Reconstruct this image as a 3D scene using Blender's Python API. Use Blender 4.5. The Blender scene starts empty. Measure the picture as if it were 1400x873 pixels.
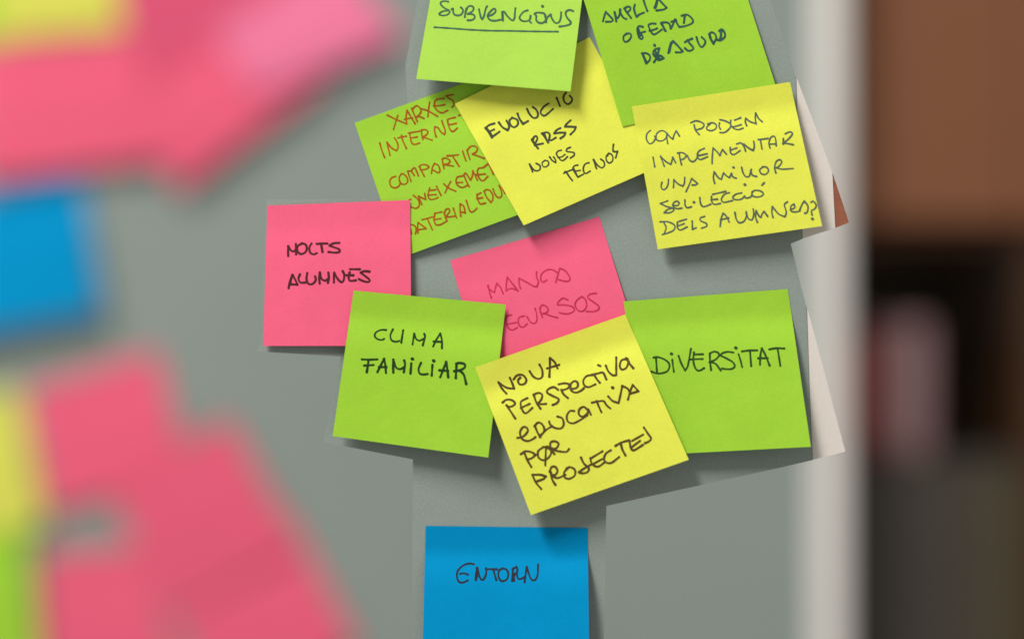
import bpy, math, random
from mathutils import Vector

# ------------------------------------------------------------------ scale of the place
DIST = 1.2                    # camera to the grey board, metres
MM = 0.00035                  # one photo pixel on the board, metres
WALL = -0.58                  # front of the painted wall behind the board
rnd = random.Random(11)
scene = bpy.context.scene
C = scene.collection


def at(px, py, z):
    """point of the place that stands at depth z and shows at photo pixel (px, py)"""
    k = MM * (DIST - z) / DIST
    return Vector(((px - 700.0) * k, (436.5 - py) * k, z))


def lin(r, g, b, k=1.0):
    f = lambda c: (c / 12.92 if c <= 0.04045 else ((c + 0.055) / 1.055) ** 2.4)
    return tuple(min(0.95, f(c / 255.0) * k) for c in (r, g, b))


# ------------------------------------------------------------------ camera, world, lamps
cam_data = bpy.data.cameras.new('camera')
cam = bpy.data.objects.new('camera', cam_data)
C.objects.link(cam)
cam.location = (0, 0, DIST)
cam_data.sensor_width = 36.0
cam_data.lens = 36.0 * DIST / (1400 * MM)
cam_data.clip_start = 0.05
cam_data.clip_end = 50
cam_data.dof.use_dof = True
cam_data.dof.focus_distance = DIST - 0.004
cam_data.dof.aperture_fstop = 1.02
scene.camera = cam

world = bpy.data.worlds.new('World')
scene.world = world
world.use_nodes = True
bg = world.node_tree.nodes['Background']
bg.inputs['Color'].default_value = (1.0, 0.99, 0.97, 1)
bg.inputs['Strength'].default_value = 0.435

key_data = bpy.data.lights.new('ceiling_lamp', 'AREA')
key_data.shape = 'RECTANGLE'
key_data.size = 0.55
key_data.size_y = 1.3
key_data.energy = 127
key_data.color = (1.0, 0.985, 0.95)
key = bpy.data.objects.new('ceiling_lamp', key_data)
C.objects.link(key)
key_dir = Vector((-0.46, 0.88, 0.58)).normalized()
key.location = key_dir * 3.0
key.rotation_euler = key_dir.to_track_quat('Z', 'Y').to_euler()

scene.view_settings.view_transform = 'Standard'
scene.view_settings.look = 'None'
scene.view_settings.exposure = 0.0
scene.view_settings.gamma = 1.0


# ------------------------------------------------------------------ materials
def material(name, col, rough=0.75, spec=0.25, var=0.06, scale=60.0, grain=0.05, gscale=1800.0,
             bump=0.0, bscale=1500.0, stretch=(1, 1, 1), wrinkle=0.0, through=0.0):
    m = bpy.data.materials.new(name)
    m.use_nodes = True
    nt = m.node_tree
    b = nt.nodes['Principled BSDF']
    b.inputs['Roughness'].default_value = rough
    b.inputs['Specular IOR Level'].default_value = spec
    tc = nt.nodes.new('ShaderNodeTexCoord')
    mp = nt.nodes.new('ShaderNodeMapping')
    mp.inputs['Scale'].default_value = stretch
    nt.links.new(tc.outputs['Object'], mp.inputs['Vector'])

    def noise(s, det):
        n = nt.nodes.new('ShaderNodeTexNoise')
        n.inputs['Scale'].default_value = s
        n.inputs['Detail'].default_value = det
        n.inputs['Roughness'].default_value = 0.6
        nt.links.new(mp.outputs['Vector'], n.inputs['Vector'])
        return n
    n1, n2 = noise(scale, 4), noise(gscale, 3)

    def ranged(n, amp):
        r = nt.nodes.new('ShaderNodeMapRange')
        r.inputs['From Min'].default_value = 0.25
        r.inputs['From Max'].default_value = 0.75
        r.inputs['To Min'].default_value = 1 - amp
        r.inputs['To Max'].default_value = 1 + amp
        nt.links.new(n.outputs['Fac'], r.inputs['Value'])
        return r
    r1, r2 = ranged(n1, var), ranged(n2, grain)
    mul = nt.nodes.new('ShaderNodeMath')
    mul.operation = 'MULTIPLY'
    nt.links.new(r1.outputs['Result'], mul.inputs[0])
    nt.links.new(r2.outputs['Result'], mul.inputs[1])
    vm = nt.nodes.new('ShaderNodeVectorMath')
    vm.operation = 'SCALE'
    vm.inputs[0].default_value = col[:3]
    nt.links.new(mul.outputs['Value'], vm.inputs['Scale'])
    nt.links.new(vm.outputs['Vector'], b.inputs['Base Color'])
    if through > 0:
        tr = nt.nodes.new('ShaderNodeBsdfTranslucent')
        nt.links.new(vm.outputs['Vector'], tr.inputs['Color'])
        mx = nt.nodes.new('ShaderNodeMixShader')
        mx.inputs['Fac'].default_value = through
        nt.links.new(b.outputs['BSDF'], mx.inputs[1])
        nt.links.new(tr.outputs['BSDF'], mx.inputs[2])
        nt.links.new(mx.outputs['Shader'], nt.nodes['Material Output'].inputs['Surface'])
    if bump > 0:
        n3 = noise(bscale, 3)
        bp = nt.nodes.new('ShaderNodeBump')
        bp.inputs['Strength'].default_value = bump
        bp.inputs['Distance'].default_value = 0.0002
        nt.links.new(n3.outputs['Fac'], bp.inputs['Height'])
        nt.links.new(bp.outputs['Normal'], b.inputs['Normal'])
        if wrinkle > 0:
            n4 = noise(75.0, 2)
            bw = nt.nodes.new('ShaderNodeBump')
            bw.inputs['Strength'].default_value = wrinkle
            bw.inputs['Distance'].default_value = 0.0011
            nt.links.new(n4.outputs['Fac'], bw.inputs['Height'])
            nt.links.new(bw.outputs['Normal'], bp.inputs['Normal'])
    return m


def paper(name, rgb, k=1.0):
    return material(name, lin(*rgb, k), 0.8, 0.06, 0.04, 55, 0.06, 1400, 0.3, 700, wrinkle=0.16, through=0.2)


def ink(name, rgb, k=0.9):
    return material(name, lin(*rgb, k), 0.6, 0.12, 0.22, 260, 0.15, 1300)


M_BOARD = material('grey_board_paint', lin(144, 154, 146, 0.85), 0.6, 0.2, 0.06, 18, 0.11, 950, 0.3, 700)
M_WALL = material('grey_wall_paint', lin(141, 151, 143, 0.80), 0.7, 0.2, 0.05, 6, 0.03, 500)
M_WHITE = material('white_edge_paint', lin(222, 212, 203, 0.88), 0.6, 0.3, 0.02, 20, 0.04, 900, 0.15, 700)
M_TRIM = material('white_trim_paint', lin(226, 220, 213, 0.90), 0.6, 0.3, 0.04, 8, 0.03, 500)
M_WOOD_CORNER = material('brown_wood', lin(142, 84, 60, 0.95), 0.6, 0.3, 0.15, 90, 0.15, 700, 0.2, 500, (1, 4, 1))
M_YEL = paper('yellow_paper', (226, 229, 85), 1.04)
M_YEL2 = paper('ochre_yellow_paper', (216, 214, 92))
M_LITGREEN = paper('lit_green_paper', (176, 219, 86))  # green paper made lighter: stronger lamp light near the top, kept in the colour
M_GRN = paper('green_paper', (164, 212, 62))
M_PINK = paper('pink_paper', (245, 104, 138))
M_LPINK = paper('light_pink_paper', (228, 120, 154))
M_RPINK = paper('rose_pink_paper', (234, 98, 128))
M_SHADEPINK = paper('shaded_pink_paper', (218, 88, 120))  # pink paper darkened: the light pink note's shadow is put into its colour
M_BLUE = paper('blue_paper', (0, 142, 196))

# ------------------------------------------------------------------ mesh helpers


def obj(name, verts, faces, mat, parent=None, smooth=False):
    me = bpy.data.meshes.new(name)
    me.from_pydata([tuple(v) for v in verts], [], faces)
    me.materials.append(mat)
    if smooth:
        for p in me.polygons:
            p.use_smooth = True
    me.update()
    o = bpy.data.objects.new(name, me)
    C.objects.link(o)
    if parent is not None:
        o.parent = parent
    return o


def tag(o, label=None, cat=None, group=None, kind=None):
    if label:
        o['label'] = label
    if cat:
        o['category'] = cat
    if group:
        o['group'] = group
    if kind:
        o['kind'] = kind
    return o


def empty(name, loc):
    o = bpy.data.objects.new(name, None)
    o.location = loc
    o.empty_display_size = 0.02
    C.objects.link(o)
    bpy.context.view_layer.update()
    return o


def adopt(child, parent):
    """parent without moving the child's world-space mesh"""
    child.parent = parent
    child.matrix_parent_inverse = parent.matrix_world.inverted()
    return child


def prism(name, pts, z, depth, mat, parent=None):
    """outline in photo pixels, cut as a real sheet with its front at z"""
    n = len(pts)
    f = [at(x, y, z) for x, y in pts]
    b = [Vector((v.x, v.y, z - depth)) for v in f]
    faces = [tuple(range(n))[::-1], tuple(range(n, 2 * n))]
    # outlines are given clockwise on screen
    for i in range(n):
        j = (i + 1) % n
        faces.append((i, j, n + j, n + i))
    return obj(name, f + b, faces, mat, parent)


def box(name, x0, y0, x1, y1, z, depth, mat, parent=None, bevel=0.0):
    o = prism(name, [(x0, y0), (x1, y0), (x1, y1), (x0, y1)], z, depth, mat)
    if bevel > 0:
        md = o.modifiers.new('bevel', 'BEVEL')
        md.width = bevel
        md.segments = 3
    if parent is not None:
        adopt(o, parent)
    return o


# ------------------------------------------------------------------ sticky notes
def _profile():
    """height of the free part: flat glued strip, a quick bend, then a steady slope easing off at the edge"""
    tab, g, n = [0.0], 0.0, 200
    for k in range(n):
        v = (k + 0.5) / n
        t = (v - 0.11) / 0.89
        if t > 0:
            r = min(1.0, t / 0.12)
            r = r * r * (3 - 2 * r)
            g += r * (1.0 + 1.5 * math.exp(-((t - 0.15) / 0.13) ** 2) - 0.25 * max(0.0, t - 0.6)) / n
        tab.append(g)
    return [x / g for x in tab]


PROFILE = _profile()


def curl_profile(v):
    x = min(1.0, max(0.0, v)) * 200
    k = min(199, int(x))
    return 1.12 * (PROFILE[k] + (PROFILE[k + 1] - PROFILE[k]) * (x - k))


class Note:
    """paper square: corners TL, TR, BR, BL in photo pixels, lift of the two lower corners"""

    def __init__(s, corners, lift, z0, seed):
        s.c = corners
        s.lift = lift
        s.base = [z0] * 4        # TL TR BR BL
        r = random.Random(seed)
        s.ph = [r.uniform(0, 6.28) for _ in range(4)]
        s.amp = r.uniform(0.00010, 0.00022)

    def pix(s, u, v):
        (a, b, c, d) = s.c
        return tuple((1 - u) * (1 - v) * a[i] + u * (1 - v) * b[i] + u * v * c[i] + (1 - u) * v * d[i] for i in (0, 1))

    def uv(s, px, py):
        u = v = 0.5
        for _ in range(12):
            x, y = s.pix(u, v)
            (a, b, c, d) = s.c
            dxu = (1 - v) * (b[0] - a[0]) + v * (c[0] - d[0])
            dyu = (1 - v) * (b[1] - a[1]) + v * (c[1] - d[1])
            dxv = (1 - u) * (d[0] - a[0]) + u * (c[0] - b[0])
            dyv = (1 - u) * (d[1] - a[1]) + u * (c[1] - b[1])
            det = dxu * dyv - dxv * dyu
            ex, ey = px - x, py - y
            u += (ex * dyv - ey * dxv) / det
            v += (ey * dxu - ex * dyu) / det
        return u, v

    def weights(s, u, v):
        return ((1 - u) * (1 - v), u * (1 - v), u * v, (1 - u) * v)

    def z(s, u, v):
        w = s.weights(u, v)
        zz = sum(a * b for a, b in zip(w, s.base))
        h = s.lift[0] * (1 - u) + s.lift[1] * u
        zz += h * curl_profile(v)
        q = min(1.0, max(0.0, v * 1.6 - 0.1))
        zz += q * s.amp * (math.sin(5.1 * u + s.ph[0]) * math.sin(2.7 * v + s.ph[1])
                           + 0.6 * math.sin(9.0 * u + 3 * v + s.ph[2]) + 1.0)
        return zz

    def settle(s, below, gap=0.0005):
        """raise the corners until the paper lies clear of every note under it"""
        pts = []
        n = 24
        for i in range(n + 1):
            for j in range(n + 1):
                u, v = i / n, j / n
                px, py = s.pix(u, v)
                top = None
                for o in below:
                    a, b = o.uv(px, py)
                    if -0.01 <= a <= 1.01 and -0.01 <= b <= 1.01:
                        zz = o.z(a, b)
                        top = zz if top is None else max(top, zz)
                if top is not None:
                    pts.append((u, v, top))
        for o in below:           # the corners of the lower sheets
            for (a, b) in ((0, 0), (1, 0), (1, 1), (0, 1)):
                px, py = o.pix(a, b)
                u, v = s.uv(px, py)
                if 0 <= u <= 1 and 0 <= v <= 1:
                    pts.append((u, v, o.z(a, b)))
        for _ in range(400):
            worst, arg = 0.0, None
            for (u, v, t) in pts:
                d = t + gap - s.z(u, v)
                if d > worst:
                    worst, arg = d, (u, v)
            if arg is None or worst < 1e-6:
                break
            w = s.weights(*arg)
            q = sum(x * x for x in w)
            for k in range(4):
                s.base[k] += worst * w[k] / q

    def build(s, mat, label, group):
        n = 40
        V, F = [], []
        th = 0.00012
        for side in (0, 1):
            for j in range(n + 1):
                for i in range(n + 1):
                    u, v = i / n, j / n
                    px, py = s.pix(u, v)
                    p = at(px, py, s.z(u, v))
                    if side:
                        p = Vector((p.x, p.y, p.z - th))
                    V.append(p)
        o = (n + 1) ** 2
        ix = lambda i, j: j * (n + 1) + i
        for j in range(n):
            for i in range(n):
                F.append((ix(i, j), ix(i, j + 1), ix(i + 1, j + 1), ix(i + 1, j)))
                F.append((o + ix(i, j), o + ix(i + 1, j), o + ix(i + 1, j + 1), o + ix(i, j + 1)))
        rim = [(i, 0) for i in range(n)] + [(n, j) for j in range(n)] + \
              [(i, n) for i in range(n, 0, -1)] + [(0, j) for j in range(n, 0, -1)]
        for k in range(len(rim)):
            a, b = ix(*rim[k]), ix(*rim[(k + 1) % len(rim)])
            F.append((a, b, o + b, o + a))
        base = at(*s.pix(0.5, 0.0), s.z(0.5, 0.0))
        V = [v - base for v in V]
        ob = obj('sticky_note', V, F, mat)
        ob.location = base
        # only the two faces are smooth, the cut rim stays crisp
        nf = 2 * n * n
        for p in ob.data.polygons:
            p.use_smooth = p.index < nf
        md = ob.modifiers.new('edges', 'EDGE_SPLIT')
        md.split_angle = math.radians(50)
        tag(ob, label, 'sticky note', group)
        s.ob, s.origin = ob, base
        return ob

    # ---- pen strokes: thin ribbons of ink that lie on the curved paper
    def write(s, name, lines, mat):
        V, F = [], []
        lay = 0.00006
        for (ox, oy, sc, width, strokes) in lines:
            for st in strokes:
                pts = [(ox + x / sc, oy + y / sc) for x, y in st]
                if len(pts) == 1:
                    x, y = pts[0]
                    pts = [(x - 0.35, y - 0.2), (x + 0.35, y + 0.2)]
                    wd = width * 1.25
                else:
                    wd = width * rnd.uniform(0.87, 1.03)
                for run in smooth_runs(pts):
                    lay += 0.000004
                    ribbon(s, run, wd, lay, V, F)
        V = [v - s.origin for v in V]
        return obj(name, V, F, mat, s.ob)


def smooth_runs(pts):
    """Catmull-Rom through the points; breaks the run at sharp corners"""
    if len(pts) == 2:
        return [resample(pts)]
    runs, cur = [], [pts[0]]
    for i in range(1, len(pts) - 1):
        cur.append(pts[i])
        ax, ay = pts[i][0] - pts[i - 1][0], pts[i][1] - pts[i - 1][1]
        bx, by = pts[i + 1][0] - pts[i][0], pts[i + 1][1] - pts[i][1]
        la, lb = math.hypot(ax, ay), math.hypot(bx, by)
        if la * lb > 0 and (ax * bx + ay * by) / (la * lb) < math.cos(math.radians(98)):
            runs.append(cur)
            cur = [pts[i]]
    cur.append(pts[-1])
    runs.append(cur)
    return [resample(r) for r in runs]


def resample(p):
    out = []
    n = len(p)
    for i in range(n - 1):
        p1, p2 = p[i], p[i + 1]
        p0 = p[i - 1] if i > 0 else (2 * p1[0] - p2[0], 2 * p1[1] - p2[1])
        p3 = p[i + 2] if i + 2 < n else (2 * p2[0] - p1[0], 2 * p2[1] - p1[1])
        L = math.hypot(p2[0] - p1[0], p2[1] - p1[1])
        m = max(2, int(L / 0.9))
        for k in range(m):
            t = k / m
            q = []
            for c in (0, 1):
                q.append(0.5 * (2 * p1[c] + (p2[c] - p0[c]) * t
                                + (2 * p0[c] - 5 * p1[c] + 4 * p2[c] - p3[c]) * t * t
                                + (3 * p1[c] - p0[c] - 3 * p2[c] + p3[c]) * t ** 3))
            out.append(tuple(q))
    out.append(p[-1])
    return out


def ribbon(note, pts, width, lay, V, F):
    n = len(pts)
    ph = rnd.uniform(0, 6.28)

    def put(x, y, dz):
        u, v = note.uv(x, y)
        V.append(at(x, y, note.z(u, v) + lay + dz))
        return len(V) - 1
    prev = None
    dirs = []
    for i in range(n):
        a, b = pts[max(0, i - 1)], pts[min(n - 1, i + 1)]
        dx, dy = b[0] - a[0], b[1] - a[1]
        L = math.hypot(dx, dy) or 1.0
        dirs.append((dx / L, dy / L))
    for i in range(n):
        x, y = pts[i]
        dx, dy = dirs[i]
        h = 0.5 * width * (1 + 0.10 * math.sin(0.33 * i + ph) + 0.16 * math.exp(-i / 2.0) + 0.16 * math.exp(-(n - 1 - i) / 2.0))
        dz = 0.000002 * i / max(1, n)
        l = put(x + dy * h, y - dx * h, dz)
        r = put(x - dy * h, y + dx * h, dz)
        if prev:
            F.append((prev[0], prev[1], r, l))
        prev = (l, r)
        if i in (0, n - 1):       # round pen ends
            sg = -1 if i == 0 else 1
            fan = [put(x + dy * h, y - dx * h, dz)]
            for k in range(1, 6):
                a = math.pi * k / 6
                fan.append(put(x + dy * h * math.cos(a) + sg * dx * h * math.sin(a),
                               y - dx * h * math.cos(a) + sg * dy * h * math.sin(a), dz))
            fan.append(put(x - dy * h, y + dx * h, dz))
            F.append(tuple(fan[::-1]) if sg > 0 else tuple(fan))


# ------------------------------------------------------------------ the setting
# painted wall behind, with its white end trim
wall = box('wall', -900, -700, 1112, 1700, WALL, 0.10, M_WALL)
tag(wall, kind='structure')
trim = box('edge_trim', 1112.5, -700, 1158, 1700, WALL + 0.006, 0.112, M_TRIM, wall, 0.004)
# floor of dark room further back
M_ROOM = material('dark_room_paint', lin(52, 44, 36), 0.8, 0.2, 0.1, 3, 0.03, 100)
back = box('room_wall', 600, -1200, 3000, 2200, -1.75, 0.05, M_ROOM)
tag(back, kind='structure')

# grey board, cut with an uneven outline, that stands in front of the wall
OUT = [(562, -70), (1031, -70), (1053, 0), (1088, 104), (1092, 230), (1097, 326.5), (1081, 333), (1093, 381), (1102.6, 418),
       (1106, 520), (1111, 628.5), (1070, 638), (829, 691), (824, 960), (563, 960), (564.6, 627.5), (442, 604), (466, 487),
       (352, 480), (356, 467), (364, 272.5), (520, 272), (484, 167), (557, 141), (554, 90), (571, 0)]
board = prism('wall_board', OUT, 0.0, 0.008, M_BOARD)
tag(board, kind='structure')
e = prism('white_edge', [(1088.4, 104.6), (1138, 236), (1142, 311.5), (1097.4, 326), (1092.4, 230)], -0.0004, 0.0076, M_WHITE, board)
e = prism('white_edge', [(1103, 419), (1156, 617), (1111.4, 628), (1106.4, 520)], -0.0004, 0.0076, M_WHITE, board)
e = prism('brown_corner', [(1138.4, 237), (1160.5, 304), (1142.4, 311.2)], -0.0008, 0.0072, M_WOOD_CORNER, board)

# ------------------------------------------------------------------ cupboard and things at the right, far out of focus
M_BROWN = material('brown_veneer', lin(116, 72, 46), 0.5, 0.3, 0.05, 7, 0.05, 120, 0, 1, (1, 0.25, 1))
M_DARK = material('dark_brown_wood', lin(92, 56, 34), 0.6, 0.3, 0.1, 8, 0.05, 120)
M_GREY = material('charcoal_laminate', lin(60, 54, 47), 0.55, 0.3, 0.12, 5, 0.05, 120)
M_OLIVE = material('dark_olive_laminate', lin(70, 63, 46), 0.6, 0.3, 0.12, 5, 0.05, 120)
M_MAUVE = material('mauve_card', lin(156, 122, 122), 0.6, 0.3, 0.06, 15, 0.04, 200)
M_RED = material('brick_red_card', lin(172, 58, 40), 0.6, 0.3, 0.06, 15, 0.04, 200)
M_STRIP = material('orange_brown_wood', lin(60, 36, 14), 0.55, 0.3, 0.1, 12, 0.05, 150)

ZC = -0.62
cup = empty('cupboard', at(1400, 318, ZC))
tag(cup, 'brown wooden wall cupboard at the upper right, out of focus', 'cupboard')
box('carcass', 1140, -500, 1720, 306, ZC - 0.02, 0.30, M_DARK, cup, 0.003)
box('door', 1144, -490, 1388, 303, ZC, 0.0195, M_BROWN, cup, 0.003)
box('door', 1391, -490, 1716, 303, ZC, 0.0195, M_BROWN, cup, 0.003)
box('bottom_rail', 1140, 306.5, 1720, 326, ZC - 0.02, 0.30, M_DARK, cup, 0.003)

cab = empty('cabinet', at(1400, 1100, ZC))
tag(cab, 'dark open cabinet below the brown cupboard, out of focus', 'cabinet')
box('back_panel', 1100, 327, 1720, 640, ZC - 0.30, 0.02, M_OLIVE, cab)
box('shelf', 1110, 626, 1720, 645, ZC - 0.03, 0.265, M_GREY, cab, 0.002)
box('front_panel', 1110, 646, 1330, 1100, ZC - 0.03, 0.26, M_GREY, cab, 0.003)
box('front_panel', 1333, 646, 1401, 1100, ZC - 0.03, 0.26, M_OLIVE, cab, 0.003)
box('side_post', 1404, 328, 1440, 1100, ZC - 0.01, 0.28, M_STRIP, cab, 0.003)

mv = empty('folder', at(1240, 625, ZC - 0.06))
tag(mv, 'pale mauve upright folder standing inside the dark cabinet', 'folder')
box('cover', 1209, 440, 1273, 625, ZC - 0.05, 0.16, M_MAUVE, mv, 0.004)
rd = empty('binder', at(1185, 625, ZC - 0.06))
tag(rd, 'brick red binder beside the mauve folder in the cabinet', 'binder')
box('cover', 1152, 456, 1208, 625, ZC - 0.07, 0.16, M_RED, rd, 0.004)

# ------------------------------------------------------------------ notes on the wall behind, out of focus
REAR = 'blurred sticky notes on the wall at the left'
rear = [
    ([(-190, 110), (-30, -120), (40, 60), (-60, 205)], (.004, .004), M_GRN,
     'green sticky note cut by the top left corner of the photo'),
    ([(-20, -160), (190, -168), (196, 38), (-6, 52)], (.006, .006), M_YEL2,
     'blurred yellow sticky note at the top left edge, above a pink one'),
    ([(150, -60), (400, -110), (430, 110), (196, 172)], (.005, .005), M_SHADEPINK,
     'blurred pink sticky note at the top, shade painted into its paper, half under the light pink one'),
    ([(-40, 62), (186, 44), (222, 218), (-30, 246)], (.008, .010), M_RPINK,
     'blurred pink sticky note at the left edge between yellow and blue ones'),
    ([(180, 122), (345, 28), (440, 112), (240, 260)], (.010, .010), M_RPINK,
     'blurred pink sticky note whose lower corner points straight down'),
    ([(290, 40), (458, -70), (548, 48), (352, 132)], (.014, .012), M_LPINK,
     'blurred light pink sticky note, palest of the pinks, tilted at the top'),
    ([(-90, 284), (112, 236), (136, 427), (-60, 462)], (.014, .014), M_BLUE,
     'blurred blue sticky note at the left edge of the photo'),
    ([(-150, 556), (24, 530), (60, 718), (-110, 740)], (.008, .008), M_YEL2,
     'blurred yellow sticky note at the left edge below the blue one'),
    ([(-160, 738), (36, 722), (56, 930), (-140, 950)], (.006, .006), M_GRN,
     'blurred green sticky note at the bottom left edge'),
    ([(36, 532), (214, 478), (256, 646), (66, 700)], (.004, .005), M_RPINK,
     'blurred pink sticky note tilted left, beside the lower yellow one'),
    ([(56, 758), (200, 744), (250, 940), (60, 960)], (.004, .005), M_RPINK,
     'blurred pink sticky note at the bottom, beside the green one'),
    ([(215, 800), (392, 700), (486, 880), (310, 985)], (.004, .005), M_RPINK,
     'blurred pink sticky note at the bottom, lowest of the right-leaning pair'),
    ([(146, 666), (312, 572), (405, 745), (238, 838)], (.003, .004), M_RPINK,
     'blurred pink sticky note leaning right, over three other pink notes'),
]
done = []
for k, (c, lift, m, lab) in enumerate(rear):
    nt_ = Note(c, lift, WALL + 0.0003, 100 + k)
    nt_.settle(done, 0.001)
    nt_.build(m, lab, REAR)
    done.append(nt_)

# ------------------------------------------------------------------ sharp notes on the board, lowest first
FRONT = 'sticky notes with handwriting on the grey board'
done = []


def front(corners, lift, mat, label, seed):
    n = Note(corners, lift, 0.0003, seed)
    n.settle(done)
    n.build(mat, label, FRONT)
    done.append(n)
    return n



manca = front([(615.6, 355.8), (819.4, 296.3), (881, 494), (673.5, 555.6)], (.0018, .0022), M_PINK,
              'pink sticky note reading MANCA ECURSOS, tucked under two green notes and a yellow one', 1)
xarxes = front([(485, 168.3), (685, 95), (747, 279.3), (547.4, 352.5)], (.0015, .0055), M_GRN,
               'green sticky note with red-brown handwriting starting XARXES', 2)
evol = front([(622, 142), (806, 51), (903, 226.5), (716, 308)], (.0050, .0050), M_YEL,
             'yellow sticky note reading EVOLUCIO RRSS NOVES TECNOS, tucked under two green notes', 3)
subv = front([(605, -95), (806, -82), (780, 125), (569, 108)], (.0075, .0100), M_LITGREEN,
             'green sticky note at the top, light painted into its paper, with SUBVENCIONS underlined', 4)
amplia = front([(788, -33), (998, -77), (1064, 128), (851, 173)], (.0020, .0030), M_GRN,
               'green sticky note reading AMPLIA OFERTAS in blue pen, above the five-line yellow note', 5)
com = front([(863.8, 145.6), (1080, 112.3), (1124, 309), (899.3, 340.7)], (.0060, .0080), M_YEL,
            'yellow sticky note with five lines of writing ending in a question mark', 6)
nolts = front([(365.6, 281), (560.7, 273.4), (562.5, 472.5), (359.8, 472.6)], (.0024, .0030), M_PINK,
              'pink sticky note reading NOLTS ALUMNES, leftmost of the sharp notes', 7)
clima = front([(483.5, 397), (691.5, 416), (667.6, 625), (454.8, 595.7)], (.0060, .0085), M_GRN,
              'green sticky note reading CLIMA FAMILIAR', 8)
divers = front([(852.4, 411.9), (1077, 394.9), (1108.6, 610.3), (884, 622)], (.0060, .0085), M_GRN,
               'green sticky note reading DIVERSITAT', 9)
nova = front([(649.6, 501.8), (854.8, 429.6), (941.7, 627.9), (725.9, 703.5)], (.0080, .0100), M_YEL,
             'yellow sticky note reading NOVA PERSPECTIVA EDUCATIVA POR PROJECTES', 10)
entorn = front([(582, 718.3), (803.5, 721), (806, 935), (576.5, 935)], (.0110, .0150), M_BLUE,
               'blue sticky note reading ENTORN, at the bottom of the grey board', 11)

I_TEAL = ink('teal_ink', (62, 98, 76))
I_NAVY = ink('navy_ink', (48, 84, 74))
I_RUST = ink('rust_ink', (158, 84, 18))
I_SLATE = ink('slate_ink', (66, 70, 52))
I_SLATE2 = ink('pale_slate_ink', (84, 96, 84))
I_BROWN = ink('dark_brown_ink', (82, 34, 38))
I_ROSE = ink('rose_ink', (196, 46, 84))
I_FOREST = ink('forest_ink', (32, 58, 24))
I_UMBER = ink('umber_ink', (84, 66, 34))
I_MOSS = ink('moss_ink', (46, 76, 28))
I_NIGHT = ink('night_ink', (34, 38, 50))

# every line of writing: (photo x, photo y, magnification, pen width in photo pixels, strokes)
subv.write('handwriting', [(590, 0, 14, 2.5, [
    [(320,35),(240,25),(175,50),(185,100),(250,160),(330,200),(345,240),(300,285),(220,300),(150,285),(155,255),(220,220),(310,205)],
    [(385,180),(410,170),(415,240),(440,285),(500,300),(560,285),(600,230),(595,180),(560,145)],
    [(680,160),(655,230),(632,330)], [(660,170),(720,120),(780,125),(805,160),(780,220),(690,270)], [(690,270),(780,275),(825,310),(820,355),(760,390),(690,390)],
    [(672,165),(648,230),(640,330)],
    [(908,180),(925,260),(945,340),(970,370),(1000,320),(1020,240),(1040,160),(1062,125)],
    [(1075,310),(1150,290),(1215,240),(1225,190),(1195,168),(1130,220),(1075,290),(1080,340),(1130,390),(1220,400),(1320,380)],
    [(1350,232),(1352,310),(1362,395)], [(1358,235),(1366,310),(1368,390)],
    [(1370,225),(1400,240),(1450,310),(1530,385),(1570,385),(1590,330),(1595,240),(1605,160)]]),
    (690, 0, 14, 2.5, [
    [(440,200),(360,230),(300,300),(285,350),(320,395),(390,410),(460,395),(490,360),(495,305)], [(492,320),(475,400),(505,440)],
    [(725,125)],
    [(570,270),(610,245),(720,250),(770,280),(790,340),(770,410),(710,445),(640,430),(600,380),(605,310),(575,272)],
    [(770,300),(785,370),(790,430)],
    [(790,430),(800,370),(830,320),(880,280)], [(880,280),(900,350),(950,425),(1000,445),(1050,410),(1075,330),(1080,235)],
    [(1310,215),(1250,195),(1185,215),(1165,270),(1200,350),(1260,420),(1250,465),(1160,495),(1050,510)]])], I_TEAL)
subv.write('underline', [(590, 0, 14, 2.4, [
    [(55,525),(300,540),(700,570),(1100,590),(1400,593),(1900,603),(2420,610)], [(2370,606),(2418,610)]])], I_TEAL)

amplia.write('handwriting', [(820, 0, 14, 2.9, [
    [(60,415),(85,320),(115,230)], [(115,235),(180,300),(250,380),(220,415),(120,420)],
    [(280,235),(300,320),(315,415)], [(285,240),(310,330),(340,350),(375,290),(390,185)], [(390,190),(400,260),(450,340),(510,370)],
    [(470,170),(540,270),(600,350)], [(470,165),(540,130),(585,150),(575,200),(530,240)],
    [(670,95),(655,170),(680,270),(705,325)], [(705,325),(760,280),(845,245)],
    [(825,-50),(860,80),(910,215)],
    [(1050,155),(1075,80),(1105,-50)], [(1066,150),(1092,70),(1115,-40)],
    [(1100,-45),(1200,70),(1280,150)], [(1280,150),(1220,185),(1085,205)]])], I_NAVY)
amplia.write('handwriting', [(845, 10, 12.727, 2.8, [
    [(150,460),(95,510),(100,580),(140,605),(200,565),(230,500),(205,460),(145,462)],
    [(430,345),(370,330),(335,370),(340,440),(370,530),(410,555),(430,530),(410,480),(375,460)], [(350,380),(375,455),(385,500)], [(375,455),(470,425)],
    [(655,290),(590,285),(530,310),(545,370),(580,440),(620,475),(680,450),(760,390)], [(550,410),(600,400),(680,370)],
    [(750,280),(785,340),(830,415)], [(765,285),(790,350),(812,408)], [(755,270),(840,265),(890,290),(915,365)], [(915,370),(950,310),(990,215)],
    [(925,255),(1010,230)], [(995,215),(1030,290),(1065,345)],
    [(1065,345),(1160,330),(1270,290),(1305,240),(1260,170),(1190,130),(1105,150)], [(1160,150),(1145,275)]])], I_NAVY)
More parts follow.
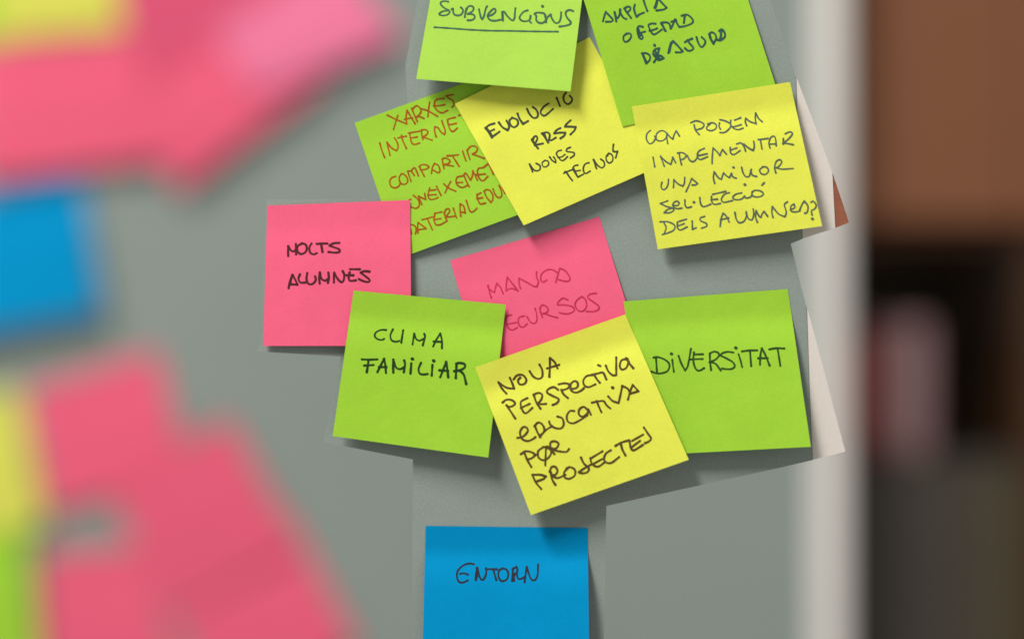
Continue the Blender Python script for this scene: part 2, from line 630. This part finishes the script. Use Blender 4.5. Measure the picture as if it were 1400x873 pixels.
amplia.write('handwriting', [(870, 35, 10.77, 2.8, [
    [(90,415),(110,480),(145,555)], [(80,410),(150,410),(200,450),(195,510),(145,560)], [(98,420),(150,550)],
    [(266,286),(272,300)],
    [(340,335),(280,350),(250,390),(265,450),(310,490)], [(330,340),(320,400),(265,450)], [(265,450),(340,440),(380,460)],
    [(400,480),(340,510),(290,500),(260,540)], [(265,440),(300,420),(330,450),(290,470),(320,480)], [(280,380),(310,440),(330,500)],
    [(250,420),(300,460),(345,490)], [(300,430),(290,500)],
    [(470,405),(490,320),(515,250)], [(484,390),(510,290),(540,230)], [(540,230),(610,300),(680,380)], [(680,380),(650,395),(580,395)],
    [(715,245),(760,220),(820,195)], [(750,215),(790,270),(840,330),(810,365),(760,370),(715,335)],
    [(885,170),(905,240),(940,305),(970,315),(1010,265),(1010,220),(960,170)],
    [(1075,140),(1090,200),(1135,270)], [(1070,130),(1110,100),(1160,130),(1175,190),(1135,265)], [(1085,150),(1110,220),(1140,262)],
    [(1225,215),(1240,150),(1240,70)], [(1220,80),(1260,60),(1300,110),(1300,170),(1240,215),(1190,210)], [(1252,80),(1242,200)]])], I_NAVY)

xarxes.write('handwriting', [(520, 120, 11.667, 2.2, [
    [(110,438),(260,510),(420,578)], [(280,440),(250,530),(210,665)],
    [(420,575),(410,470),(425,360)], [(425,360),(490,470),(555,575)], [(385,505),(450,490),(510,480)],
    [(500,330),(545,440),(590,540)], [(510,340),(570,290),(620,310),(650,370),(620,430),(560,475)], [(560,475),(620,460),(695,490)],
    [(640,330),(760,370),(910,455)], [(785,230),(770,340),(758,460)],
    [(1015,170),(900,185)], [(900,185),(865,230),(870,310),(920,375),(990,400),(1075,360)], [(850,290),(940,285),(1025,270)],
    [(1160,110),(1050,130)], [(1050,130),(1090,165),(1150,200),(1175,250),(1165,290),(1140,310)],
    [(1245,445),(1275,435)]])], I_RUST)
xarxes.write('handwriting', [(510, 150, 10.77, 2.2, [
    [(98,490),(130,600),(172,705)],
    [(205,480),(225,570),(250,670)], [(205,480),(270,560),(345,605)], [(345,605),(370,550),(350,470),(315,415)],
    [(370,415),(430,400),(490,390)], [(420,380),(440,460),(490,570)],
    [(525,345),(600,330),(680,318)], [(540,340),(550,420),(575,495),(620,510),(685,490)], [(550,415),(600,410),(650,400)],
    [(710,310),(720,380),(735,435)], [(705,305),(760,292),(805,315),(795,360),(740,400)], [(740,400),(800,425),(870,448)],
    [(930,400),(905,310),(910,250)], [(910,250),(960,270),(1000,330),(1050,365)], [(1050,365),(1062,310),(1035,230),(1012,160)],
    [(1210,115),(1130,130),(1095,150)], [(1095,150),(1110,230),(1140,300),(1180,320),(1240,270)], [(1105,220),(1160,215),(1225,200)]])], I_RUST)
xarxes.write('handwriting', [(525, 190, 10, 2.2, [
    [(160,510),(100,535),(78,590),(100,650),(155,668),(200,645),(220,615)],
    [(240,475),(207,530),(225,600),(275,620),(320,590),(315,530),(270,480),(235,475)],
    [(325,440),(345,510),(370,578)], [(325,440),(370,440),(415,500)], [(370,440),(390,410),(420,395),(445,440),(470,505)],
    [(490,390),(520,450),(550,510)], [(480,375),(520,350),(580,355),(615,380),(580,410),(500,425)],
    [(648,470),(660,390),(690,335)], [(690,335),(740,360),(765,430),(740,460),(665,420)],
    [(795,275),(805,340),(822,405)], [(795,280),(820,260),(870,270),(900,300),(880,335),(820,350)], [(820,350),(880,360),(950,370)],
    [(860,230),(940,225),(1015,215)], [(935,230),(980,300),(1025,372)],
    [(1075,165),(1095,230),(1120,298)],
    [(1135,150),(1150,210),(1175,280)], [(1135,155),(1180,105),(1230,95),(1275,125),(1260,175),(1210,205)], [(1210,205),(1290,235),(1370,265)]])], I_RUST)
xarxes.write('handwriting', [(560, 220, 11.667, 2.2, [
    [(-150,700),(-190,740),(-180,800),(-130,810)], [(-20,720),(40,740),(100,755),(150,720),(150,650),(110,590),(62,550)], [(20,610),(-30,640),(-60,700),(-20,720)],
    [(140,560),(165,630),(195,695)], [(140,565),(200,590),(255,615)], [(255,615),(250,570),(240,520)],
    [(320,430),(300,500),(300,580),(340,615),(400,605),(455,580)], [(310,470),(420,458)], [(290,545),(420,535)],
    [(428,405),(500,545)],
    [(545,365),(620,430),(735,482)], [(655,325),(610,410),(565,505)],
    [(860,235),(760,255)], [(760,255),(740,310),(760,380),(830,422),(890,405),(920,385)], [(755,345),(845,340)],
    [(865,225),(900,310),(950,410)], [(860,225),(890,190),(920,225),(970,305)], [(970,305),(1000,240),(1010,155)], [(1010,160),(1040,220),(1080,305)],
    [(1180,105),(1100,115)], [(1100,115),(1080,160),(1095,240),(1130,300),(1180,310),(1245,245)], [(1055,220),(1130,215),(1205,205)],
    [(1175,105),(1255,40)], [(1255,40),(1300,130),(1335,210)]])], I_RUST)
xarxes.write('handwriting', [(560, 245, 10, 2.2, [
    [(-30,640),(20,620),(75,640),(90,690),(80,745)], [(15,680),(25,745)],
    [(115,735),(110,660),(115,590)], [(115,590),(170,630),(225,675)], [(225,675),(120,690)],
    [(168,553),(240,535),(320,512)], [(240,535),(270,600),(310,690)],
    [(440,445),(345,465)], [(345,465),(335,540),(350,610),(390,625),(440,612),(490,580)], [(330,550),(425,538)],
    [(475,470),(490,520),(510,570)], [(470,465),(500,410),(535,405),(545,440),(495,515)], [(495,515),(560,512),(630,500)],
    [(597,395),(615,450),(640,525)],
    [(700,505),(690,430),(690,335)], [(690,335),(740,370),(760,460)], [(690,440),(760,460)],
    [(775,290),(800,370),(830,440),(870,440),(920,395)],
    [(975,185),(920,210)], [(920,210),(930,270),(965,335),(1035,325)], [(920,265),(995,250)],
    [(1020,170),(1050,240),(1110,315)], [(1015,165),(1050,140),(1100,155),(1135,215),(1135,280),(1110,315)],
    [(1140,130),(1170,210),(1215,250),(1255,230),(1255,170),(1225,85)],
    [(1265,115),(1300,190)]])], I_RUST)

evol.write('handwriting', [(655, 120, 10, 2.9, [
    [(85,550),(130,610),(175,680)], [(100,548),(140,600),(182,670)], [(85,550),(140,510),(210,488)], [(130,605),(205,570)], [(175,675),(280,600)],
    [(270,475),(320,540),(390,580)], [(390,580),(410,530),(375,450)],
    [(455,410),(415,450),(430,510),(480,540),(530,500),(520,440),(450,408)],
    [(525,355),(550,420),(600,495)], [(600,495),(670,455)],
    [(655,290),(690,360),(740,410),(790,405),(805,360),(780,300),(735,265)],
    [(950,215),(880,265),(840,330),(865,375),(910,375),(1010,290)],
    [(1060,140),(1105,250)],
    [(1240,110),(1272,150),(1260,195),(1215,225),(1165,190),(1155,120),(1190,65)]])], I_SLATE)
evol.write('handwriting', [(715, 160, 10.27, 2.8, [
    [(130,310),(165,380),(210,440)], [(135,330),(155,280),(190,270),(200,310),(165,380)], [(165,395),(280,372)], [(125,322),(172,402)],
    [(270,235),(310,290),(355,360)], [(265,230),(340,215),(375,250),(365,320)], [(365,325),(400,325),(460,290)], [(300,242),(345,350)],
    [(525,155),(470,185),(440,230)], [(440,230),(520,220),(595,220)], [(595,220),(580,260),(525,300)],
    [(670,45),(610,100),(590,135)], [(590,135),(660,135),(740,140)], [(740,140),(720,190),(665,245)]])], I_SLATE)
evol.write('handwriting', [(715, 160, 10.27, 2.2, [
    [(92,660),(110,710),(135,770)], [(95,665),(150,740),(200,755),(240,730),(235,680),(185,650)],
    [(310,608),(270,640),(280,690),(320,700),(360,665),(350,620),(305,608)],
    [(375,560),(410,610),(460,640)], [(460,635),(455,600),(430,560)],
    [(540,465),(490,480),(470,520),(500,570),(540,610),(580,600),(625,555)], [(490,565),(540,560),(590,525)],
    [(665,425),(620,445),(610,480),(660,490),(715,500),(715,540),(665,575)]])], I_SLATE)
evol.write('handwriting', [(765, 190, 13.43, 2.3, [
    [(75,632),(150,595),(260,555)], [(120,600),(170,680),(235,765)], [(95,600),(130,612)],
    [(335,480),(280,490),(245,540),(285,620),(335,700)], [(258,545),(298,620),(330,690)], [(335,700),(440,645)], [(285,590),(380,575)],
    [(540,435),(470,460),(435,540),(450,610),(490,630),(560,590)],
    [(620,375),(650,460),(680,545)], [(630,380),(680,460),(740,515),(790,525),(825,480),(810,410),(755,370)], [(632,390),(672,530)],
    [(880,310),(895,268),(950,280),(980,340),(965,410),(910,440),(865,400),(855,320),(910,262)],
    [(990,100),(980,170),(985,225)], [(985,225),(1030,235),(1065,225)], [(1065,225),(1050,280),(1030,345)]])], I_SLATE)

com.write('handwriting', [(875, 145, 7.778, 2.2, [
    [(110,260),(75,295),(68,350),(100,400),(140,385),(165,345)],
    [(155,320),(170,340),(180,290),(230,262),(275,280),(285,320),(255,360),(205,372),(165,350)],
    [(295,400),(285,340),(285,290)], [(285,290),(320,330),(350,352)], [(350,350),(365,300),(385,265)], [(385,265),(420,320)],
    [(540,178),(590,158),(640,168),(680,195),(660,235),(590,255)], [(575,200),(590,255),(630,305)],
    [(745,190),(710,225),(715,250),(760,262),(805,240),(810,200),(770,178),(720,190)],
    [(845,180),(840,215),(855,245)], [(850,145),(910,160),(965,195),(950,240),(900,280),(850,282)],
    [(965,150),(965,200),(1000,240),(1050,250),(1095,235)], [(1005,150),(1070,125)], [(985,225),(1075,198)],
    [(1135,210),(1120,170),(1125,130)], [(1125,130),(1170,165),(1235,188)], [(1235,188),(1225,130),(1230,75)], [(1230,75),(1260,130),(1300,168)]])], I_SLATE2)
com.write('handwriting', [(885, 170, 6.667, 2.2, [
    [(52,300),(68,388)],
    [(120,290),(155,382)], [(120,292),(170,340),(215,365)], [(215,365),(225,330),(232,300)], [(232,300),(258,350)],
    [(290,270),(300,320),(312,368)], [(275,262),(320,258),(355,285),(330,315),(300,322)],
    [(365,285),(385,325),(420,340),(450,310),(460,270)],
    [(520,218),(470,245),(455,285),(480,320),(550,295)], [(470,285),(545,268)],
    [(590,358),(592,290),(600,215)], [(600,215),(640,255),(662,285)], [(662,285),(672,255),(685,230)], [(685,230),(722,272)],
    [(755,210),(760,260),(790,275),(845,240)], [(755,235),(815,215)],
    [(815,178),(855,170),(885,210),(895,245)], [(880,180),(930,220),(965,238)], [(965,238),(975,200),(970,155)],
    [(1010,138),(1050,135),(1100,128)], [(1030,140),(1045,225)],
    [(1118,215),(1108,170),(1125,120),(1155,108),(1170,140),(1175,195)], [(1110,180),(1170,178)],
    [(1240,130),(1240,180)], [(1258,85),(1300,68),(1322,85),(1290,130),(1235,175)], [(1245,170),(1280,175),(1330,185)]])], I_SLATE2)
com.write('handwriting', [(895, 210, 7, 2.3, [
    [(70,275),(62,320),(85,345),(115,325),(130,285),(132,245)],
    [(180,325),(185,250)], [(185,250),(225,290),(270,312)], [(270,312),(285,280),(288,228)],
    [(300,365),(330,300),(355,238)], [(355,238),(410,285)], [(410,285),(390,300),(360,300)],
    [(575,285),(562,230),(570,175)], [(570,175),(610,230),(640,245)], [(640,245),(650,210),(660,185)], [(660,185),(690,215),(715,230)],
    [(735,190),(745,220),(780,235)], [(715,230),(735,190)], [(755,132)],
    [(832,130),(845,180),(870,218),(905,215),(925,150)], [(920,160),(935,205),(975,218)],
    [(1040,125),(1005,155),(1020,190),(1060,198),(1090,165),(1070,130),(1030,125)],
    [(1160,185),(1148,130),(1165,75),(1200,58),(1215,85),(1180,130),(1165,135)], [(1165,135),(1220,148),(1325,142)]])], I_SLATE2)
com.write('handwriting', [(895, 245, 8.75, 2.3, [
    [(155,258),(70,290)], [(70,290),(140,325),(210,345),(230,370),(180,400),(115,400),(150,365),(210,345)],
    [(215,310),(270,315),(295,285),(265,262),(225,285),(225,330),(270,352),(325,345)],
    [(362,248),(365,310),(390,340),(440,330)], [(470,275)],
    [(540,218),(550,290),(575,325),(620,320),(670,298)],
    [(680,205),(685,270),(715,300),(785,290)], [(675,245),(750,238)], [(695,180),(850,145)],
    [(895,160),(835,180),(798,240),(825,275),(900,262),(930,255)],
    [(1040,162),(970,180),(935,215),(960,242),(1030,240),(1075,205)],
    [(1075,200),(1095,225),(1150,210),(1165,180)], [(1080,65)],
    [(1165,150),(1170,195),(1220,212),(1280,200),(1300,170),(1265,140),(1200,132),(1170,150)],
    [(1285,70),(1310,42)]])], I_SLATE2)
com.write('handwriting', [(895, 265, 6.087, 2.3, [
    [(75,235),(95,280),(80,330)], [(45,232),(110,232),(165,260),(160,300),(110,325),(65,338)],
    [(190,235),(190,280),(215,300),(270,275)], [(205,228),(265,210)], [(190,268),(245,248)],
    [(312,225),(315,295)], [(315,295),(345,282)],
    [(415,188),(380,200),(385,225),(430,245),(430,270),(390,285)],
    [(545,270),(555,200),(570,160)], [(570,160),(600,190),(620,235)], [(548,215),(615,200)],
    [(668,155),(680,210),(705,240),(745,225),(765,180),(762,150)],
    [(762,160),(780,205),(810,215),(825,170),(820,125)],
    [(855,235),(840,190),(845,140)], [(845,145),(870,185),(885,195)], [(885,195),(895,165),(910,145)], [(910,145),(940,185)],
    [(985,195),(975,150),(980,105)], [(980,105),(1030,165),(1085,190),(1095,150),(1080,90),(1105,65)],
    [(1130,130),(1165,115),(1160,85),(1135,100),(1135,140),(1170,150),(1210,140)],
    [(1205,140),(1225,90),(1245,60)], [(1245,60),(1275,100),(1270,150),(1250,160)],
    [(1300,70),(1320,60),(1345,95),(1330,125),(1305,140),(1310,175)], [(1313,207)]])], I_SLATE2)

nolts.write('handwriting', [(380, 320, 10, 3.1, [
    [(140,160),(138,230),(140,298)], [(140,165),(175,220),(215,235),(245,210)], [(245,135),(245,200),(248,275)],
    [(330,125),(270,165),(265,230),(310,270),(370,250),(395,195),(375,140),(325,125)],
    [(460,125),(430,180),(440,250),(490,275),(530,258)],
    [(530,133),(600,128),(675,127)], [(590,135),(608,242)],
    [(840,118),(760,125),(705,155)], [(705,155),(770,180),(835,205),(840,240),(780,252),(690,242)]])], I_BROWN)
nolts.write('handwriting', [(380, 320, 10, 3.1, [
    [(145,738),(165,640),(195,555)], [(160,690),(180,620),(198,560)], [(200,555),(240,630),(265,690)], [(190,685),(265,690)],
    [(300,550),(280,610),(310,660),(375,660)],
    [(400,530),(390,610),(415,675),(470,680),(515,630),(508,575)],
    [(572,520),(565,600),(570,675)], [(572,525),(590,600),(640,635),(680,615)], [(688,525),(695,590),(682,665)],
    [(770,525),(765,590),(765,660)], [(770,530),(820,615),(870,655),(900,620),(905,550),(885,505)],
    [(980,520),(965,580),(985,635),(1065,630)], [(935,560),(1030,560)],
    [(985,478),(1120,478)],
    [(1250,510),(1180,505),(1130,525)], [(1130,525),(1190,570),(1250,620),(1240,650),(1180,645),(1105,612)]])], I_BROWN)

manca.write('handwriting', [(655, 355, 7.778, 2.1, [
    [(95,270),(110,340),(130,405)], [(95,290),(130,330),(165,345)], [(165,345),(175,290),(190,250)], [(190,250),(225,290),(255,358)],
    [(288,330),(290,250),(300,185)], [(300,185),(360,260),(415,330)], [(415,330),(350,305),(290,320)],
    [(440,305),(425,250),(425,195)], [(425,195),(500,235),(580,280),(615,285)], [(615,285),(630,230),(610,180),(612,130)],
    [(720,215),(680,235),(655,210),(665,150),(720,108),(780,105),(825,130)],
    [(815,240),(840,150),(860,90)], [(860,90),(920,120),(965,190),(950,225),(900,225),(845,210)]])], I_ROSE)
manca.write('handwriting', [(655, 355, 7.778, 2.1, [
    [(210,640),(200,560),(230,540),(250,580),(215,610)], [(215,610),(265,660)],
    [(345,585),(295,595)], [(295,595),(285,640),(310,720),(355,745),(405,720)], [(290,685),(345,675),(395,665)],
    [(480,595),(430,610),(415,650),(430,700),(470,715),(510,680)],
    [(510,605),(545,660),(590,675),(615,640),(610,570),(595,515)],
    [(650,540),(660,580),(675,612)], [(645,520),(670,480),(715,495),(735,530),(710,565),(665,575)], [(690,565),(760,595),(835,615)],
    [(945,425),(890,408),(840,450),(835,478)], [(835,478),(920,480),(995,500),(1010,540),(960,570),(900,572),(855,560)],
    [(1090,390),(1040,430),(1020,480),(1050,535),(1100,545),(1140,500),(1135,430),(1095,390)],
    [(1245,355),(1180,365),(1155,400),(1220,450),(1275,495),(1265,530),(1215,548),(1140,548)]])], I_ROSE)

clima.write('handwriting', [(485, 435, 8.73, 2.7, [
    [(375,138),(310,138),(250,170),(240,215),(280,250),(330,255),(350,243)],
    [(455,130),(425,200),(440,260),(490,278),(530,268)],
    [(578,140),(565,220),(555,290)],
    [(710,180),(700,240),(690,310)], [(710,185),(730,240),(770,265),(830,240)], [(830,185),(838,220),(812,320)],
    [(935,335),(970,260),(1020,180)], [(1020,180),(1040,260),(1040,355)], [(940,275),(1040,280)]])], I_FOREST)
clima.write('handwriting', [(485, 435, 8.73, 3.1, [
    [(85,488),(180,492),(270,488)], [(165,495),(155,570),(143,640)], [(112,562),(225,555)],
    [(270,640),(310,560),(350,480)], [(350,480),(365,560),(372,650)], [(290,580),(380,580)],
    [(460,490),(458,570),(460,645)], [(460,495),(490,580),(540,605),(590,580)], [(590,500),(600,550),(585,640)],
    [(675,535),(665,655)], [(688,483)],
    [(790,530),(762,600),(775,655),(820,668),(870,662)],
    [(927,555),(918,680)], [(942,505)],
    [(1020,700),(1055,610),(1090,520)], [(1090,520),(1105,610),(1115,700)], [(1010,618),(1115,625)],
    [(1215,540),(1210,620),(1205,710)], [(1210,540),(1250,530),(1310,545),(1310,585),(1260,615),(1185,628)], [(1250,620),(1300,670),(1330,780)]])], I_FOREST)

nova.write('handwriting', [(670, 480, 6.667, 3.2, [
    [(75,280),(110,340),(150,385)], [(80,285),(150,330),(220,340)], [(220,340),(200,285),(180,240)],
    [(215,255),(245,220),(295,215),(330,255),(315,295),(270,300),(255,265),(275,240)],
    [(360,180),(395,230),(440,250),(475,230),(475,170),(450,120)],
    [(545,60),(545,140),(540,232)], [(550,62),(590,100),(615,155)], [(520,155),(630,122)]])], I_UMBER)
nova.write('handwriting', [(670, 480, 6.667, 3.0, [
    [(150,490),(190,550),(230,612)], [(115,465),(150,440),(200,445),(228,475),(200,500),(165,505)],
    [(340,425),(285,455),(280,490),(300,545),(330,562),(385,515)], [(280,515),(360,478)],
    [(400,400),(420,460),(460,522)], [(395,395),(440,378),(475,395),(465,440),(430,480)], [(430,475),(470,480),(510,478)],
    [(620,350),(580,325),(530,345),(520,375),(570,405),(625,435),(610,470),(570,488)],
    [(650,350),(670,390),(710,425)], [(625,300),(680,290),(725,300),(710,335),(655,355)],
    [(735,345),(790,330),(800,290),(770,270),(735,300),(740,355),(780,375),(825,360),(855,335)],
    [(930,215),(880,225),(850,265),(860,310),(900,325),(960,300)],
    [(925,215),(985,200),(1030,195),(1060,255)], [(950,215),(975,255),(1000,285)], [(985,125),(1005,133)],
    [(1055,130),(1080,185),(1120,218),(1150,215)], [(1150,215),(1150,140),(1150,55)],
    [(1255,70),(1200,80),(1182,130),(1200,165),(1240,150),(1265,95)], [(1240,62),(1270,110),(1305,152)]])], I_UMBER)
nova.write('handwriting', [(695, 515, 7, 3.0, [
    [(88,582),(140,570),(185,520),(175,485),(140,480),(112,530),(130,590),(185,612),(240,590),(258,575)],
    [(255,470),(275,520),(305,575)], [(250,470),(285,435),(325,455),(345,510),(305,570)], [(310,555),(370,500),(420,470)],
    [(390,425),(405,460),(450,488),(505,490),(530,450),(515,395),(470,378)],
    [(630,325),(590,325),(560,370),(570,425),(620,442),(690,410),(755,365)],
    [(755,310),(720,285),(680,310),(675,355),(710,380),(755,350),(765,310)], [(765,310),(790,360)],
    [(800,245),(850,235),(910,230),(940,270),(975,300)], [(845,230),(865,280),(890,335)], [(998,102)],
    [(955,185),(1000,230),(1055,248)], [(1055,248),(1075,160),(1090,85)],
    [(1090,85),(1140,110),(1165,150)], [(1145,215),(1165,140),(1190,75)], [(1190,75),(1245,135)], [(1245,135),(1165,160)]])], I_UMBER)
nova.write('handwriting', [(700, 575, 7, 3.1, [
    [(120,310),(150,380),(185,440)], [(85,318),(130,290),(190,300),(225,325),(190,355),(150,368)],
    [(300,250),(250,290),(255,350),(300,375),(350,350),(375,300),(350,250),(295,250)], [(325,250),(318,425)],
    [(365,255),(385,290),(405,315)], [(365,250),(370,205),(410,195),(445,215),(430,255),(390,275)], [(390,275),(450,290),(520,295),(545,268)],
    [(335,245),(390,265)], [(340,258),(388,285)]])], I_UMBER)
nova.write('handwriting', [(700, 575, 7, 3.1, [
    [(195,515),(230,590),(280,650)], [(195,515),(270,515),(325,530),(300,555),(245,575)],
    [(370,490),(385,560),(415,610)], [(360,485),(380,440),(415,440),(435,475),(420,510),(390,520)], [(400,535),(440,545),(510,515)],
    [(520,455),(550,440),(600,465),(600,520),(550,552),(505,540),(500,490),(540,445)],
    [(660,350),(690,410),(735,450),(720,490),(670,500),(640,490),(680,460),(750,420)],
    [(750,355),(760,400),(790,430),(830,435),(880,400)], [(750,360),(865,290)], [(770,415),(860,365)],
    [(945,280),(900,310),(880,360),(900,395),(950,400),(1025,345)],
    [(990,238),(1050,205),(1120,185)], [(1040,210),(1055,270),(1085,328)],
    [(1125,190),(1135,250),(1165,280),(1250,230)], [(1150,190),(1255,130)], [(1145,250),(1225,190)],
    [(1262,62),(1300,120),(1330,165),(1310,195),(1272,212)]])], I_UMBER)

divers.write('handwriting', [(880, 465, 14, 2.7, [
    [(235,320),(245,460),(255,620)], [(190,330),(260,318),(380,355),(470,420),(495,490),(460,580),(380,620),(260,632),(145,595)],
    [(548,370),(560,480),(578,600)], [(532,258)],
    [(668,295),(720,440),(795,575)], [(795,575),(840,500),(870,360),(905,160)],
    [(962,230),(950,370),(975,500),(1030,575),(1090,570),(1155,530)], [(970,270),(1060,265),(1135,265)], [(890,365),(1000,358),(1130,355)]]),
    (970, 465, 12.727, 2.7, [
    [(5,230),(10,380),(28,515)], [(5,225),(80,195),(150,215),(165,265),(100,335),(0,378)], [(20,378),(110,410),(195,525)],
    [(415,210),(320,198),(230,220),(185,260)], [(185,260),(300,315),(400,375),(440,440),(400,490),(320,500),(215,490)],
    [(505,240),(540,350),(568,462)], [(458,130)],
    [(565,190),(690,175),(830,172)], [(705,185),(715,320),(725,445)],
    [(878,420),(885,260),(910,135)], [(910,135),(970,250),(1045,435)], [(845,310),(1015,308)],
    [(1040,155),(1160,135),(1300,140)], [(1185,145),(1210,300),(1232,440)]])], I_MOSS)

entorn.write('handwriting', [(615, 755, 10.77, 2.7, [
    [(355,168),(280,158),(190,190),(115,270),(105,360),(140,430),(200,435),(265,405)], [(150,310),(200,300),(265,318)],
    [(378,400),(385,310),(400,215)], [(395,220),(405,330),(385,400)], [(405,215),(430,330),(465,395),(505,380),(535,300),(530,225)],
    [(540,240),(620,240),(695,242)], [(640,245),(660,320),(685,400)],
    [(780,228),(725,260),(715,340),(745,405),(790,415),(845,380),(860,300),(830,245),(775,228)],
    [(915,415),(920,320),(935,225)], [(920,240),(980,205),(995,260),(960,320),(930,370)], [(940,300),(945,410)], [(985,290),(1000,370),(1040,385),(1100,355)],
    [(1100,430),(1115,320),(1132,205)], [(1135,205),(1160,300),(1200,390),(1250,400),(1290,330),(1300,170)]])], I_NIGHT)
